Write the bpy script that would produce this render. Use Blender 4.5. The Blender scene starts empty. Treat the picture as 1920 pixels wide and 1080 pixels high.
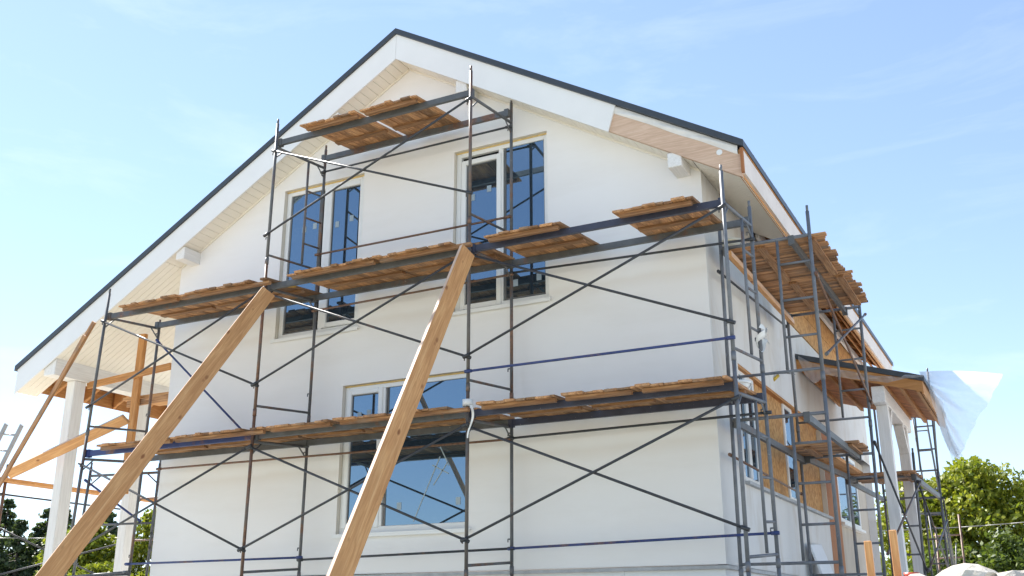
import bpy, bmesh, math, random
import numpy as np
from mathutils import Vector, Matrix, Euler
R = math.radians
random.seed(7)
rng = np.random.default_rng(11)
scene = bpy.context.scene
COL = scene.collection

# ------------------------------------------------------------------ camera
cam_d = bpy.data.cameras.new('camera'); cam = bpy.data.objects.new('camera', cam_d); COL.objects.link(cam)
yaw, pitch, roll = R(27.36551506), R(18.1562208), R(-0.145811)
cy, sy, cp, sp, cr, sr = math.cos(yaw), math.sin(yaw), math.cos(pitch), math.sin(pitch), math.cos(roll), math.sin(roll)
fwd = Vector((-sy*cp, cy*cp, sp)); rgt = Vector((cy, sy, 0)); upv = rgt.cross(fwd)
r2 = cr*rgt + sr*upv; u2 = -sr*rgt + cr*upv
M = Matrix((r2, u2, -fwd)).transposed().to_4x4(); M.translation = (5.5145, -10.788, 0.3451)
cam.matrix_world = M
cam_d.sensor_width = 36.0; cam_d.lens = 1903.58/1920*36.0; cam_d.clip_end = 2000; cam_d.clip_start = 0.05
scene.camera = cam

# ------------------------------------------------------------------ sky, sun, exposure
SUN = Vector((-0.63, 0.25, 0.73)).normalized()          # towards the sun
elev = math.asin(SUN.z); azim = math.atan2(SUN.x, SUN.y)
world = bpy.data.worlds.new('World'); scene.world = world; world.use_nodes = True
nt = world.node_tree; nt.nodes.clear()
def N(t, typ, **kw):
    n = t.nodes.new(typ)
    for k, v in kw.items(): setattr(n, k, v)
    return n
sky = N(nt, 'ShaderNodeTexSky', sky_type='NISHITA', sun_disc=False)
sky.sun_elevation = elev; sky.sun_rotation = azim; sky.air_density = 0.85; sky.dust_density = 0.05; sky.ozone_density = 1.2
tc = N(nt, 'ShaderNodeTexCoord'); mp = N(nt, 'ShaderNodeMapping'); mp.inputs['Scale'].default_value = (1.6, 1.6, 7.0)
mp.inputs['Rotation'].default_value = (0.1, -0.12, 0.4)
nz = N(nt, 'ShaderNodeTexNoise'); nz.inputs['Scale'].default_value = 2.3; nz.inputs['Detail'].default_value = 9; nz.inputs['Roughness'].default_value = 0.62; nz.inputs['Distortion'].default_value = 0.5
rp = N(nt, 'ShaderNodeValToRGB'); rp.color_ramp.elements[0].position = 0.53; rp.color_ramp.elements[1].position = 0.95
rp.color_ramp.elements[0].color = (0, 0, 0, 1); rp.color_ramp.elements[1].color = (0.22, 0.22, 0.22, 1)
mx = N(nt, 'ShaderNodeMix', data_type='RGBA'); mx.inputs['B'].default_value = (4.6, 4.8, 5.0, 1)
bg = N(nt, 'ShaderNodeBackground'); bg.inputs['Strength'].default_value = 0.132
wo = N(nt, 'ShaderNodeOutputWorld')
L = nt.links.new
L(tc.outputs['Generated'], mp.inputs['Vector']); L(mp.outputs['Vector'], nz.inputs['Vector']); L(nz.outputs['Fac'], rp.inputs['Fac'])
L(rp.outputs['Color'], mx.inputs['Factor']); gm = N(nt, 'ShaderNodeGamma'); gm.inputs['Gamma'].default_value = 0.74; L(sky.outputs['Color'], gm.inputs['Color']); tn = N(nt, 'ShaderNodeMix', data_type='RGBA', blend_type='MULTIPLY'); tn.inputs['Factor'].default_value = 1; tn.inputs['B'].default_value = (0.985, 1.02, 1.065, 1); L(gm.outputs['Color'], tn.inputs['A']); L(tn.outputs['Result'], mx.inputs['A']); L(mx.outputs['Result'], bg.inputs['Color']); L(bg.outputs['Background'], wo.inputs['Surface'])

sl = bpy.data.lights.new('sun', 'SUN'); sl.energy = 5.0; sl.angle = R(0.5); sl.color = (1.0, 0.965, 0.915)
so = bpy.data.objects.new('sun', sl); COL.objects.link(so); so.rotation_euler = SUN.to_track_quat('Z', 'Y').to_euler()
scene.view_settings.view_transform = 'Standard'; scene.view_settings.look = 'None'; scene.view_settings.gamma = 1
scene.view_settings.use_curve_mapping = False; scene.view_settings.exposure = 1.45

# ------------------------------------------------------------------ materials
def mat(name):
    m = bpy.data.materials.new(name); m.use_nodes = True
    t = m.node_tree; b = t.nodes['Principled BSDF']
    return m, t, b
def ramp(t, fac, stops):
    r = N(t, 'ShaderNodeValToRGB'); e = r.color_ramp.elements
    while len(e) < len(stops): e.new(0.5)
    for k, (p, c) in enumerate(stops):
        e[k].position = p; e[k].color = (*c, 1) if len(c) == 3 else c
    t.links.new(fac, r.inputs['Fac']); return r.outputs['Color']
def noise(t, vec, scale, detail=4, rough=0.55, dist=0.0):
    n = N(t, 'ShaderNodeTexNoise'); n.inputs['Scale'].default_value = scale; n.inputs['Detail'].default_value = detail
    n.inputs['Roughness'].default_value = rough; n.inputs['Distortion'].default_value = dist
    if vec is not None: t.links.new(vec, n.inputs['Vector'])
    return n.outputs['Fac']
def objco(t, scale=(1, 1, 1), island=0.0):
    c = N(t, 'ShaderNodeTexCoord'); v = c.outputs['Object']
    if island:
        g = N(t, 'ShaderNodeNewGeometry'); a = N(t, 'ShaderNodeVectorMath', operation='MULTIPLY_ADD')
        cmb = N(t, 'ShaderNodeCombineXYZ')
        for k in 'XYZ': t.links.new(g.outputs['Random Per Island'], cmb.inputs[k])
        a.inputs[1].default_value = (island, island*1.7, island*0.6)
        t.links.new(cmb.outputs[0], a.inputs[0]); t.links.new(v, a.inputs[2]); v = a.outputs[0]
    m = N(t, 'ShaderNodeMapping'); m.inputs['Scale'].default_value = scale; t.links.new(v, m.inputs['Vector'])
    return m.outputs['Vector']
def mixc(t, fac, a, b, mode='MIX'):
    x = N(t, 'ShaderNodeMix', data_type='RGBA', blend_type=mode)
    for s, v in (('Factor', fac), ('A', a), ('B', b)):
        if hasattr(v, 'links'): t.links.new(v, x.inputs[s])
        elif isinstance(v, (int, float)): x.inputs[s].default_value = v
        else: x.inputs[s].default_value = (*v, 1)
    return x.outputs['Result']
def bump(t, b, h, strength, dist=0.01):
    n = N(t, 'ShaderNodeBump'); n.inputs['Strength'].default_value = strength; n.inputs['Distance'].default_value = dist
    t.links.new(h, n.inputs['Height']); t.links.new(n.outputs['Normal'], b.inputs['Normal'])
def setc(t, b, c):
    t.links.new(c, b.inputs['Base Color'])

def wood(name, axis, dark, mid, light, vary=0.35, knots=False, weather=False, rough=0.75, yellow=False):
    m, t, b = mat(name)
    s = [14, 14, 14]; s[axis] = 1.0
    v = objco(t, s, 13.0)
    f = noise(t, v, 1.6, 6, 0.62, 1.2)
    c = ramp(t, f, [(0.28, dark), (0.5, mid), (0.74, light)])
    s2 = [60, 60, 60]; s2[axis] = 1.6
    fine = noise(t, objco(t, s2, 7.0), 1.5, 3, 0.6)
    c = mixc(t, ramp(t, fine, [(0.35, (0.55,)*3), (0.6, (0, 0, 0))]), c, dark)
    g = N(t, 'ShaderNodeNewGeometry')
    hv = N(t, 'ShaderNodeHueSaturation'); 
    mr = N(t, 'ShaderNodeMapRange'); mr.inputs['To Min'].default_value = 1 - vary; mr.inputs['To Max'].default_value = 1 + vary
    t.links.new(g.outputs['Random Per Island'], mr.inputs['Value']); t.links.new(mr.outputs['Result'], hv.inputs['Value'])
    t.links.new(c, hv.inputs['Color']); c = hv.outputs['Color']
    if knots:
        s3 = [9, 9, 9]; s3[axis] = 4.2; s3[2 if axis != 2 else 0] = .01
        vo = N(t, 'ShaderNodeTexVoronoi'); vo.inputs['Scale'].default_value = 0.75
        vv = objco(t, s3, 0)
        t.links.new(vv, vo.inputs['Vector'])
        k = ramp(t, vo.outputs['Distance'], [(0.07, (0.9,)*3), (0.15, (0, 0, 0))])
        c = mixc(t, k, c, (dark[0]*0.5, dark[1]*0.36, dark[2]*0.3))
    if knots:
        w = noise(t, objco(t, (.6, 2.5, .6), 0), 2.2, 5, 0.65)
        c = mixc(t, ramp(t, w, [(0.46, (0, 0, 0)), (0.72, (0.6,)*3)]), c, (mid[0]*.72, mid[1]*.66, mid[2]*.62))
        s4 = [5, 26, 5]; s4[axis] = .35
        cr = N(t, 'ShaderNodeTexVoronoi', feature='DISTANCE_TO_EDGE'); cr.inputs['Scale'].default_value = 1; t.links.new(objco(t, s4), cr.inputs['Vector'])
        c = mixc(t, ramp(t, cr.outputs['Distance'], [(0.0, (.45,)*3), (0.02, (0, 0, 0))]), c, dark)
    if weather:
        w = noise(t, objco(t, (1, 1, 1), 5.0), 3.0, 5, 0.65)
        c = mixc(t, ramp(t, w, [(0.53, (0, 0, 0)), (0.70, (0.7,)*3)]), c, (0.22, 0.165, 0.12))
    if yellow:
        w = noise(t, objco(t, (1, 1, 1), 0), 1.9, 4, 0.6)
        c = mixc(t, ramp(t, w, [(0.655, (0, 0, 0)), (0.70, (0.8,)*3)]), c, (0.62, 0.34, 0.02))
    setc(t, b, c); b.inputs['Roughness'].default_value = rough
    bump(t, b, fine, 0.35, 0.004)
    return m

MT = {}
OLD = ((0.13, 0.060, 0.027), (0.39, 0.195, 0.083), (0.60, 0.355, 0.175))
for ax, an in ((0, 'x'), (1, 'y'), (2, 'z')):
    MT['old_'+an] = wood('weathered_board_'+an, ax, *OLD, vary=0.5, weather=True, yellow=True)
    MT['pine_'+an] = wood('pine_timber_'+an, ax, (0.42, 0.19, 0.07), (0.62, 0.33, 0.135), (0.72, 0.44, 0.21), vary=0.10, knots=True)
    MT['rough_'+an] = wood('rough_sawn_'+an, ax, (0.34, 0.14, 0.04), (0.53, 0.25, 0.08), (0.66, 0.36, 0.15), vary=0.2, knots=True)
    MT['pink_'+an] = wood('planed_spruce_'+an, ax, (0.50, 0.335, 0.235), (0.66, 0.47, 0.345), (0.74, 0.56, 0.43), vary=0.06, knots=True)
    MT['white_'+an] = wood('white_stained_'+an, ax, (0.66, 0.64, 0.61), (0.76, 0.74, 0.715), (0.82, 0.81, 0.79), vary=0.04)
    MT['sheath_'+an] = wood('red_brown_sheathing_'+an, ax, (0.26, 0.095, 0.033), (0.44, 0.175, 0.062), (0.55, 0.25, 0.10), vary=0.25)

def plaster(name, base, tint, amt, spots=None):
    m, t, b = mat(name); o = objco(t)
    big = noise(t, objco(t, (1, 1, 1)), 0.55, 5, 0.6)
    c = mixc(t, ramp(t, big, [(0.35, (0, 0, 0)), (0.7, (amt,)*3)]), base, tint)
    if spots:
        st = noise(t, objco(t, (2.2, 2.2, 0.8)), 1.0, 6, 0.65, 0.6)
        c = mixc(t, ramp(t, st, [(0.5, (0, 0, 0)), (0.72, (spots[3],)*3)]), c, spots[:3])
    setc(t, b, c); b.inputs['Roughness'].default_value = 0.92
    fine = noise(t, o, 190, 3, 0.6); bump(t, b, fine, 0.35, 0.004)
    return m
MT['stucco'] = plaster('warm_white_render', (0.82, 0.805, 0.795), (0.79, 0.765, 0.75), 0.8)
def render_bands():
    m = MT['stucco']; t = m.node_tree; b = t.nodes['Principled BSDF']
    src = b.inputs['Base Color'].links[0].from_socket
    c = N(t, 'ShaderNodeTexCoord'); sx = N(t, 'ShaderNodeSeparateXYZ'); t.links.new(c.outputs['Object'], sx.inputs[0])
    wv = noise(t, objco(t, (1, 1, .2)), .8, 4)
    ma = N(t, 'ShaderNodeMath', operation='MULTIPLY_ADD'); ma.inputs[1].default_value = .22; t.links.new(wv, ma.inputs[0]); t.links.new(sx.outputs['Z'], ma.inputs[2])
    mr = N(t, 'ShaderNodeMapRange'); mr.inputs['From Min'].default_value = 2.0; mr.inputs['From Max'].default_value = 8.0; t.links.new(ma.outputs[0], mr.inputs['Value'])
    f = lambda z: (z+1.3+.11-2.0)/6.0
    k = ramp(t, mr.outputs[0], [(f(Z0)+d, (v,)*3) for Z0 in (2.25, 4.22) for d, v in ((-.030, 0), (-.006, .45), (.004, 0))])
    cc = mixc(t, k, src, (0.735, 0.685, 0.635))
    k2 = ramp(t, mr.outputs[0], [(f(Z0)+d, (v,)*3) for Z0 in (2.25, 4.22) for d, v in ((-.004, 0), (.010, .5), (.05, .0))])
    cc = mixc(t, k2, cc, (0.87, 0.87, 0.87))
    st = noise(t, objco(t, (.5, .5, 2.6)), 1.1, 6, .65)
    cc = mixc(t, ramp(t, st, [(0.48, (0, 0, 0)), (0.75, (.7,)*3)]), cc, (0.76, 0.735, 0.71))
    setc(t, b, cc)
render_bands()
MT['basecoat'] = plaster('grey_white_base_coat', (0.70, 0.69, 0.67), (0.60, 0.585, 0.56), 0.9, (0.50, 0.43, 0.34, 0.6))
MT['barewall'] = plaster('beige_bare_wall', (0.50, 0.45, 0.38), (0.42, 0.37, 0.31), 0.9, (0.33, 0.28, 0.22, 0.6))
MT['plinth'] = plaster('plinth_board', (0.74, 0.76, 0.77), (0.68, 0.70, 0.72), 0.7)
MT['reveal'] = plaster('reveal_render', (0.74, 0.70, 0.63), (0.66, 0.60, 0.50), 0.8)

def paint(name, col, rough=0.5, var=0.06, scale=3.0, dirt=None):
    m, t, b = mat(name)
    f = noise(t, objco(t), scale, 5, 0.6)
    c2 = tuple(max(0, x*(1-var*3)) for x in col)
    c = mixc(t, ramp(t, f, [(0.4, (0, 0, 0)), (0.75, (1,)*3)]), col, c2)
    if dirt:
        f2 = noise(t, objco(t), scale*6, 5, 0.7)
        c = mixc(t, ramp(t, f2, [(0.6, (0, 0, 0)), (0.72, (0.7,)*3)]), c, dirt)
    setc(t, b, c); b.inputs['Roughness'].default_value = rough
    return m
MT['barge'] = paint('white_fascia_paint', (0.78, 0.775, 0.765), 0.45, 0.02, 1.5)
MT['fascia'] = paint('primed_pinkish_board', (0.72, 0.655, 0.61), 0.7, 0.06, 2.0, (0.5, 0.4, 0.33))
MT['soffit'] = paint('cream_soffit_board', (0.83, 0.78, 0.69), 0.4, 0.015, 1.0)
MT['upvc'] = paint('white_window_profile', (0.80, 0.80, 0.79), 0.3, 0.015, 2.0)
MT['gap'] = paint('shaded_groove_board', (0.42, 0.37, 0.31), 0.9)
MT['foam'] = paint('yellow_mounting_foam', (0.72, 0.52, 0.22), 0.9, 0.1, 20)
MT['roof'] = paint('graphite_roof_sheet', (0.045, 0.052, 0.062), 0.4, 0.06, 4.0)
MT['flash'] = paint('zinc_flashing', (0.40, 0.41, 0.42), 0.5, 0.1, 8.0)
MT['membrane'] = paint('pale_roof_membrane', (0.72, 0.70, 0.67), 0.6, 0.05, 6.0)
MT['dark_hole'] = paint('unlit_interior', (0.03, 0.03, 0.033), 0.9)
MT['sticker'] = paint('pane_label_paper', (0.34, 0.42, 0.48), 0.6)
MT['white_plastic'] = paint('white_plastic', (0.80, 0.80, 0.78), 0.4)
MT['cream_plastic'] = paint('cream_plastic', (0.72, 0.66, 0.52), 0.4)
MT['red_plastic'] = paint('red_plastic', (0.50, 0.07, 0.04), 0.4)
MT['yellow'] = paint('yellow_plastic', (0.62, 0.42, 0.05), 0.5)
MT['cable'] = paint('grey_cable', (0.16, 0.16, 0.16), 0.6)
MT['alu'] = paint('ladder_aluminium', (0.30, 0.285, 0.27), 0.4, 0.06, 6)
MT['board_white'] = paint('white_insulation_board', (0.76, 0.78, 0.80), 0.8, 0.02, 3)

def steel(name, col, rust_lo, flecks=True, rough=0.5, metal=0.0):
    m, t, b = mat(name)
    o = objco(t)
    oi = N(t, 'ShaderNodeObjectInfo')
    f = noise(t, objco(t, (1, 1, 0.6)), 3.2, 7, 0.68)
    ad = N(t, 'ShaderNodeMath', operation='MULTIPLY_ADD'); ad.inputs[1].default_value = 0.16; 
    t.links.new(oi.outputs['Random'], ad.inputs[0]); t.links.new(f, ad.inputs[2])
    k = ramp(t, ad.outputs[0], [(rust_lo, (0, 0, 0)), (rust_lo+0.12, (0.9,)*3)])
    rf = noise(t, o, 26, 4, 0.6)
    rust = ramp(t, rf, [(0.3, (0.09, 0.045, 0.03)), (0.7, (0.24, 0.115, 0.06))])
    f0 = noise(t, o, 9, 4, 0.6)
    c = mixc(t, ramp(t, f0, [(0.3, (0, 0, 0)), (0.75, (1,)*3)]), col, tuple(x*1.55 for x in col))
    c = mixc(t, k, c, rust)
    if flecks:
        fl = noise(t, o, 42, 3, 0.7)
        c = mixc(t, ramp(t, fl, [(0.70, (0, 0, 0)), (0.74, (0.8,)*3)]), c, (0.55, 0.53, 0.50))
    setc(t, b, c); b.inputs['Roughness'].default_value = rough; b.inputs['Metallic'].default_value = metal
    bump(t, b, rf, 0.25, 0.003)
    return m
MT['pole'] = steel('grey_painted_steel', (0.085, 0.088, 0.094), 0.60)
MT['polebrown'] = steel('brown_rusted_steel', (0.085, 0.077, 0.072), 0.53)
MT['polelight'] = steel('light_grey_painted_steel', (0.115, 0.123, 0.138), 0.66)
MT['brace'] = steel('dark_steel_tube', (0.026, 0.028, 0.033), 0.74)
MT['beam'] = steel('grey_box_beam', (0.075, 0.078, 0.081), 0.66)
MT['beamdark'] = steel('dark_blue_box_beam', (0.03, 0.033, 0.055), 0.82)
MT['blue'] = steel('blue_painted_tube', (0.022, 0.038, 0.13), 0.68)
MT['rusty'] = steel('rusty_steel', (0.10, 0.075, 0.06), 0.42)

# glass: strongly reflecting double glazing over an unlit room
m, t, b = mat('double_glazing')
b.inputs['Base Color'].default_value = (0.026, 0.038, 0.052, 1); b.inputs['Roughness'].default_value = 0.012; b.inputs['IOR'].default_value = 3.6
w = noise(t, objco(t), 1.2, 1, 0.4); bump(t, b, w, 0.05, 0.02)
b.inputs['Specular Tint'].default_value = (0.56, 0.78, 1.0, 1)
MT['glass'] = m

# OSB
m, t, b = mat('osb_panel')
vo = N(t, 'ShaderNodeTexVoronoi'); vo.inputs['Scale'].default_value = 1; t.links.new(objco(t, (30, 34, 20)), vo.inputs['Vector'])
c = ramp(t, vo.outputs['Color'], [(0.1, (0.36, 0.17, 0.055)), (0.5, (0.50, 0.26, 0.09)), (0.9, (0.62, 0.37, 0.15))])
c = mixc(t, ramp(t, noise(t, objco(t), 3.5, 5), [(0.55, (0, 0, 0)), (0.75, (0.6,)*3)]), c, (0.26, 0.13, 0.06))
setc(t, b, c); b.inputs['Roughness'].default_value = 0.8
MT['osb'] = m

# translucent polythene
m, t, b = mat('polythene_film')
out = t.nodes['Material Output']
tr = N(t, 'ShaderNodeBsdfTransparent'); tr.inputs['Color'].default_value = (0.93, 0.95, 0.97, 1)
tl = N(t, 'ShaderNodeBsdfTranslucent'); tl.inputs['Color'].default_value = (0.86, 0.87, 0.88, 1)
df = N(t, 'ShaderNodeBsdfDiffuse'); df.inputs['Color'].default_value = (0.80, 0.81, 0.82, 1)
gl = N(t, 'ShaderNodeBsdfGlossy'); gl.inputs['Roughness'].default_value = 0.18
a1 = N(t, 'ShaderNodeMixShader'); a1.inputs[0].default_value = 0.5; t.links.new(tl.outputs[0], a1.inputs[1]); t.links.new(df.outputs[0], a1.inputs[2])
a2 = N(t, 'ShaderNodeMixShader'); a2.inputs[0].default_value = 0.08; t.links.new(a1.outputs[0], a2.inputs[1]); t.links.new(gl.outputs[0], a2.inputs[2])
a3 = N(t, 'ShaderNodeMixShader'); t.links.new(tr.outputs[0], a3.inputs[1]); t.links.new(a2.outputs[0], a3.inputs[2])
lw = N(t, 'ShaderNodeLayerWeight'); lw.inputs['Blend'].default_value = 0.35
mr = N(t, 'ShaderNodeMapRange'); mr.inputs['To Min'].default_value = 0.30; mr.inputs['To Max'].default_value = 0.85
t.links.new(lw.outputs['Facing'], mr.inputs['Value']); t.links.new(mr.outputs['Result'], a3.inputs[0]); t.links.new(a3.outputs[0], out.inputs['Surface'])
MT['film'] = m

def leafmat(name, lo, mid, hi):
    m, t, b = mat(name); out = t.nodes['Material Output']
    g = N(t, 'ShaderNodeNewGeometry')
    c = ramp(t, g.outputs['Random Per Island'], [(0.0, lo), (0.5, mid), (1.0, hi)])
    setc(t, b, c); b.inputs['Roughness'].default_value = 0.55
    tl = N(t, 'ShaderNodeBsdfTranslucent'); t.links.new(mixc(t, 0.35, c, (0.20, 0.26, 0.02)), tl.inputs['Color'])
    ms = N(t, 'ShaderNodeMixShader'); ms.inputs[0].default_value = 0.38
    t.links.new(b.outputs[0], ms.inputs[1]); t.links.new(tl.outputs[0], ms.inputs[2]); t.links.new(ms.outputs[0], out.inputs['Surface'])
    return m
MT['leaf_bright'] = leafmat('bright_green_leaves', (0.10, 0.14, 0.008), (0.21, 0.24, 0.014), (0.34, 0.335, 0.022))
MT['leaf_mid'] = leafmat('mid_green_leaves', (0.04, 0.072, 0.010), (0.075, 0.115, 0.016), (0.12, 0.16, 0.022))
MT['leaf_dark'] = leafmat('dark_conifer_needles', (0.018, 0.036, 0.018), (0.032, 0.058, 0.026), (0.055, 0.085, 0.034))
MT['bark'] = wood('bark', 2, (0.04, 0.03, 0.022), (0.08, 0.06, 0.045), (0.13, 0.10, 0.08), vary=0.2)
m, t, b = mat('sandy_ground')
c = ramp(t, noise(t, objco(t), 0.6, 8, 0.65), [(0.3, (0.45, 0.415, 0.37)), (0.55, (0.56, 0.53, 0.49)), (0.75, (0.62, 0.59, 0.55))])
far = noise(t, objco(t), 0.03, 4); c = mixc(t, ramp(t, far, [(0.45, (0, 0, 0)), (0.6, (0.6,)*3)]), c, (0.16, 0.18, 0.07))
setc(t, b, c); b.inputs['Roughness'].default_value = 0.95; MT['ground'] = m
m, t, b = mat('pale_limestone')
c = ramp(t, noise(t, objco(t), 5, 8, 0.7), [(0.3, (0.30, 0.25, 0.19)), (0.5, (0.50, 0.45, 0.38)), (0.7, (0.66, 0.62, 0.56))])
setc(t, b, c); b.inputs['Roughness'].default_value = 0.9; bump(t, b, noise(t, objco(t), 16, 7, 0.7), 0.7, 0.03); MT['stone'] = m

# ------------------------------------------------------------------ mesh helpers
def wloc(o):
    v = Vector((0, 0, 0))
    while o is not None: v += o.location; o = o.parent
    return v
def obj(name, bm, m, parent=None, smooth=False, loc=None):
    me = bpy.data.meshes.new(name)
    if parent is not None: bmesh.ops.translate(bm, vec=-wloc(parent), verts=bm.verts)
    elif loc is not None: bmesh.ops.translate(bm, vec=-Vector(loc), verts=bm.verts)
    bm.normal_update(); bm.to_mesh(me); bm.free()
    if smooth:
        for p in me.polygons: p.use_smooth = True
    for mm in (m if isinstance(m, list) else [m]): me.materials.append(MT[mm] if isinstance(mm, str) else mm)
    o = bpy.data.objects.new(name, me); COL.objects.link(o)
    if parent is not None: o.parent = parent
    elif loc is not None: o.location = loc
    return o
def tag(o, label, cat=None, group=None, kind=None):
    if label: o['label'] = label
    if cat: o['category'] = cat
    if group: o['group'] = group
    if kind: o['kind'] = kind
    return o
def thing(name, label, cat, loc=(0, 0, 0), group=None):
    o = bpy.data.objects.new(name, None); COL.objects.link(o); o.location = loc; o.empty_display_size = 0.2
    return tag(o, label, cat, group)
def quad(bm, pts):
    return bm.faces.new([bm.verts.new(p) for p in pts])
def box(bm, lo, hi, mi=0):
    x0, y0, z0 = lo; x1, y1, z1 = hi
    v = [bm.verts.new(p) for p in ((x0,y0,z0),(x1,y0,z0),(x1,y1,z0),(x0,y1,z0),(x0,y0,z1),(x1,y0,z1),(x1,y1,z1),(x0,y1,z1))]
    for f in ((0,3,2,1),(4,5,6,7),(0,1,5,4),(1,2,6,5),(2,3,7,6),(3,0,4,7)):
        bm.faces.new([v[i] for i in f]).material_index = mi
    return v
def bar(bm, p0, p1, w, h, up=(0, 0, 1), mi=0):
    """rectangular bar from p0 to p1, h along 'up', w across"""
    p0, p1 = Vector(p0), Vector(p1); d = (p1-p0).normalized(); s = d.cross(Vector(up)).normalized(); u = s.cross(d).normalized()
    v = []
    for p in (p0, p1):
        for a, c in ((-1,-1),(1,-1),(1,1),(-1,1)): v.append(bm.verts.new(p + s*(a*w/2) + u*(c*h/2)))
    for f in ((0,1,2,3),(7,6,5,4),(0,4,5,1),(1,5,6,2),(2,6,7,3),(3,7,4,0)):
        bm.faces.new([v[i] for i in f]).material_index = mi
    return v
def tube(bm, p0, p1, r, n=10, r1=None, caps=True):
    p0, p1 = Vector(p0), Vector(p1); d = (p1-p0).normalized()
    a = Vector((0, 0, 1)) if abs(d.z) < 0.9 else Vector((1, 0, 0)); s = d.cross(a).normalized(); u = s.cross(d)
    r1 = r if r1 is None else r1
    A = []; B = []
    for k in range(n):
        q = 2*math.pi*k/n; o = s*math.cos(q)+u*math.sin(q); A.append(bm.verts.new(p0+o*r)); B.append(bm.verts.new(p1+o*r1))
    for k in range(n): bm.faces.new((A[k], A[(k+1)%n], B[(k+1)%n], B[k])).smooth = True
    if caps: bm.faces.new(A[::-1]); bm.faces.new(B)
def curve_tube(bm, pts, r, n=7):
    for a, c in zip(pts[:-1], pts[1:]): tube(bm, a, c, r, n)
def BM(): return bmesh.new()
def one(fn, *a, **k):
    bm = BM(); fn(bm, *a, **k); return bm
def bevel(bm, w=0.006, seg=1):
    bmesh.ops.bevel(bm, geom=list(bm.edges), offset=w, segments=seg, affect='EDGES', profile=0.5); return bm

# ------------------------------------------------------------------ setting: ground
GZ = -1.30
bm = BM(); quad(bm, [(-900, -900, GZ), (900, -900, GZ), (900, 900, GZ), (-900, 900, GZ)])
tag(obj('ground', bm, 'ground'), 'sandy building site ground', None, None, 'structure')

# ------------------------------------------------------------------ house
XL, XR, YB = -5.806, 2.447, 10.9
RX, RZ, SL, SR = -1.715, 8.35, 0.578, 0.596
def roofz(x): return RZ - SL*(RX-x) if x < RX else RZ - SR*(x-RX)
LT, RT, YF = -8.80, 3.05, -0.37            # eave tips and front verge
SOF = 0.46                                  # soffit underside below roof top
house = thing('house', 'white two storey gabled house under construction behind the scaffolding', 'house', (-1.7, 5, GZ))

def wall_fill(outline, holes, plane, depth):
    """a wall sheet with real openings and reveals; plane maps (a, z, d) -> point"""
    bm = BM(); edges = []
    for loop in [outline]+holes:
        vs = [bm.verts.new(plane(a, z, 0)) for a, z in loop]
        for i in range(len(vs)): edges.append(bm.edges.new((vs[i], vs[(i+1) % len(vs)])))
    bmesh.ops.triangle_fill(bm, use_beauty=True, use_dissolve=False, edges=edges)
    for loop in holes:
        n = len(loop)
        for i in range(n):
            (a0, z0), (a1, z1) = loop[i], loop[(i+1) % n]
            f = quad(bm, [plane(a0, z0, 0), plane(a1, z1, 0), plane(a1, z1, depth), plane(a0, z0, depth)]); f.material_index = 1
    return bm
rect = lambda a0, a1, z0, z1: [(a0, z0), (a1, z0), (a1, z1), (a0, z1)]
WA = (-3.86, -2.43, 4.13, 6.42); WB = (-0.945, 0.442, 4.12, 6.405); WC = (-2.62, -0.66, 1.40, 3.34)
PZ = 0.905
gz = lambda x: roofz(x) - SOF + 0.03
front = [(XL, PZ), (XR, PZ), (XR, gz(XR)), (RX, gz(RX)), (XL, gz(XL))]
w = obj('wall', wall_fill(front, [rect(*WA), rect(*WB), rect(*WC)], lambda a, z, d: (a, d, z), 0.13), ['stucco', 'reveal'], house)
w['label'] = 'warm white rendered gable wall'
# side wall: rendered insulation to y = 5.95 with a long ribbon opening, bare wall set back behind it
RB = (1.06, 5.93, 1.885, 3.30)
side = [(0, PZ), (5.95, PZ), (5.95, 1.87), (5.93+0.02, 3.315), (YB, 3.315), (YB, gz(XR)), (0, gz(XR))]
rb = [(RB[0], RB[2]), (RB[1], RB[2]), (RB[1], RB[3]), (RB[0], RB[3])]
w = obj('wall', wall_fill(side, [rb], lambda a, z, d: (XR-d, a, z), 0.13), ['basecoat', 'reveal'], house); w['label'] = 'streaky grey white side wall'
bm = BM(); box(bm, (2.05, 5.95, GZ), (2.30, YB, 3.312)); w = obj('wall', bm, 'barewall', house); w['label'] = 'beige bare wall beneath the porch'
bm = BM()
quad(bm, [(XL, 0, PZ), (XL, 0, gz(XL)), (XL, YB, gz(XL)), (XL, YB, PZ)])
quad(bm, [(XL, YB, PZ), (XL, YB, gz(XL)), (RX, YB, gz(RX)), (XR, YB, gz(XR)), (XR, YB, PZ)])
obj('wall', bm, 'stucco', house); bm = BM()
quad(bm, [(XR-.135, .14, PZ), (XR-.135, 5.95, PZ), (XR-.135, 5.95, 3.3), (XR-.135, .14, 3.3)])
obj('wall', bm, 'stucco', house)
# plinth with flashing strip
bm = BM(); box(bm, (XL+.02, 0.02, GZ), (XR-.02, 5.94, PZ-0.05))
for x in np.arange(XL+1.0, XR, 1.22): box(bm, (x-.004, 0.012, GZ), (x+.004, 0.019, PZ-.05))
pl = obj('plinth', bm, 'plinth', house)
bm = BM(); box(bm, (XL-.03, -0.035, PZ-.048), (XR+.035, 0.0, PZ-.012)); box(bm, (XR+.001, 0.0, PZ-.048), (XR+.035, 5.95, PZ-.012))
obj('drip_strip', bm, 'flash', pl)
bm = BM(); box(bm, (XL+.04, 0.4, 2.6), (XR-.2, YB-.2, 2.7)); obj('floor_slab', bm, 'dark_hole', house)

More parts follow.
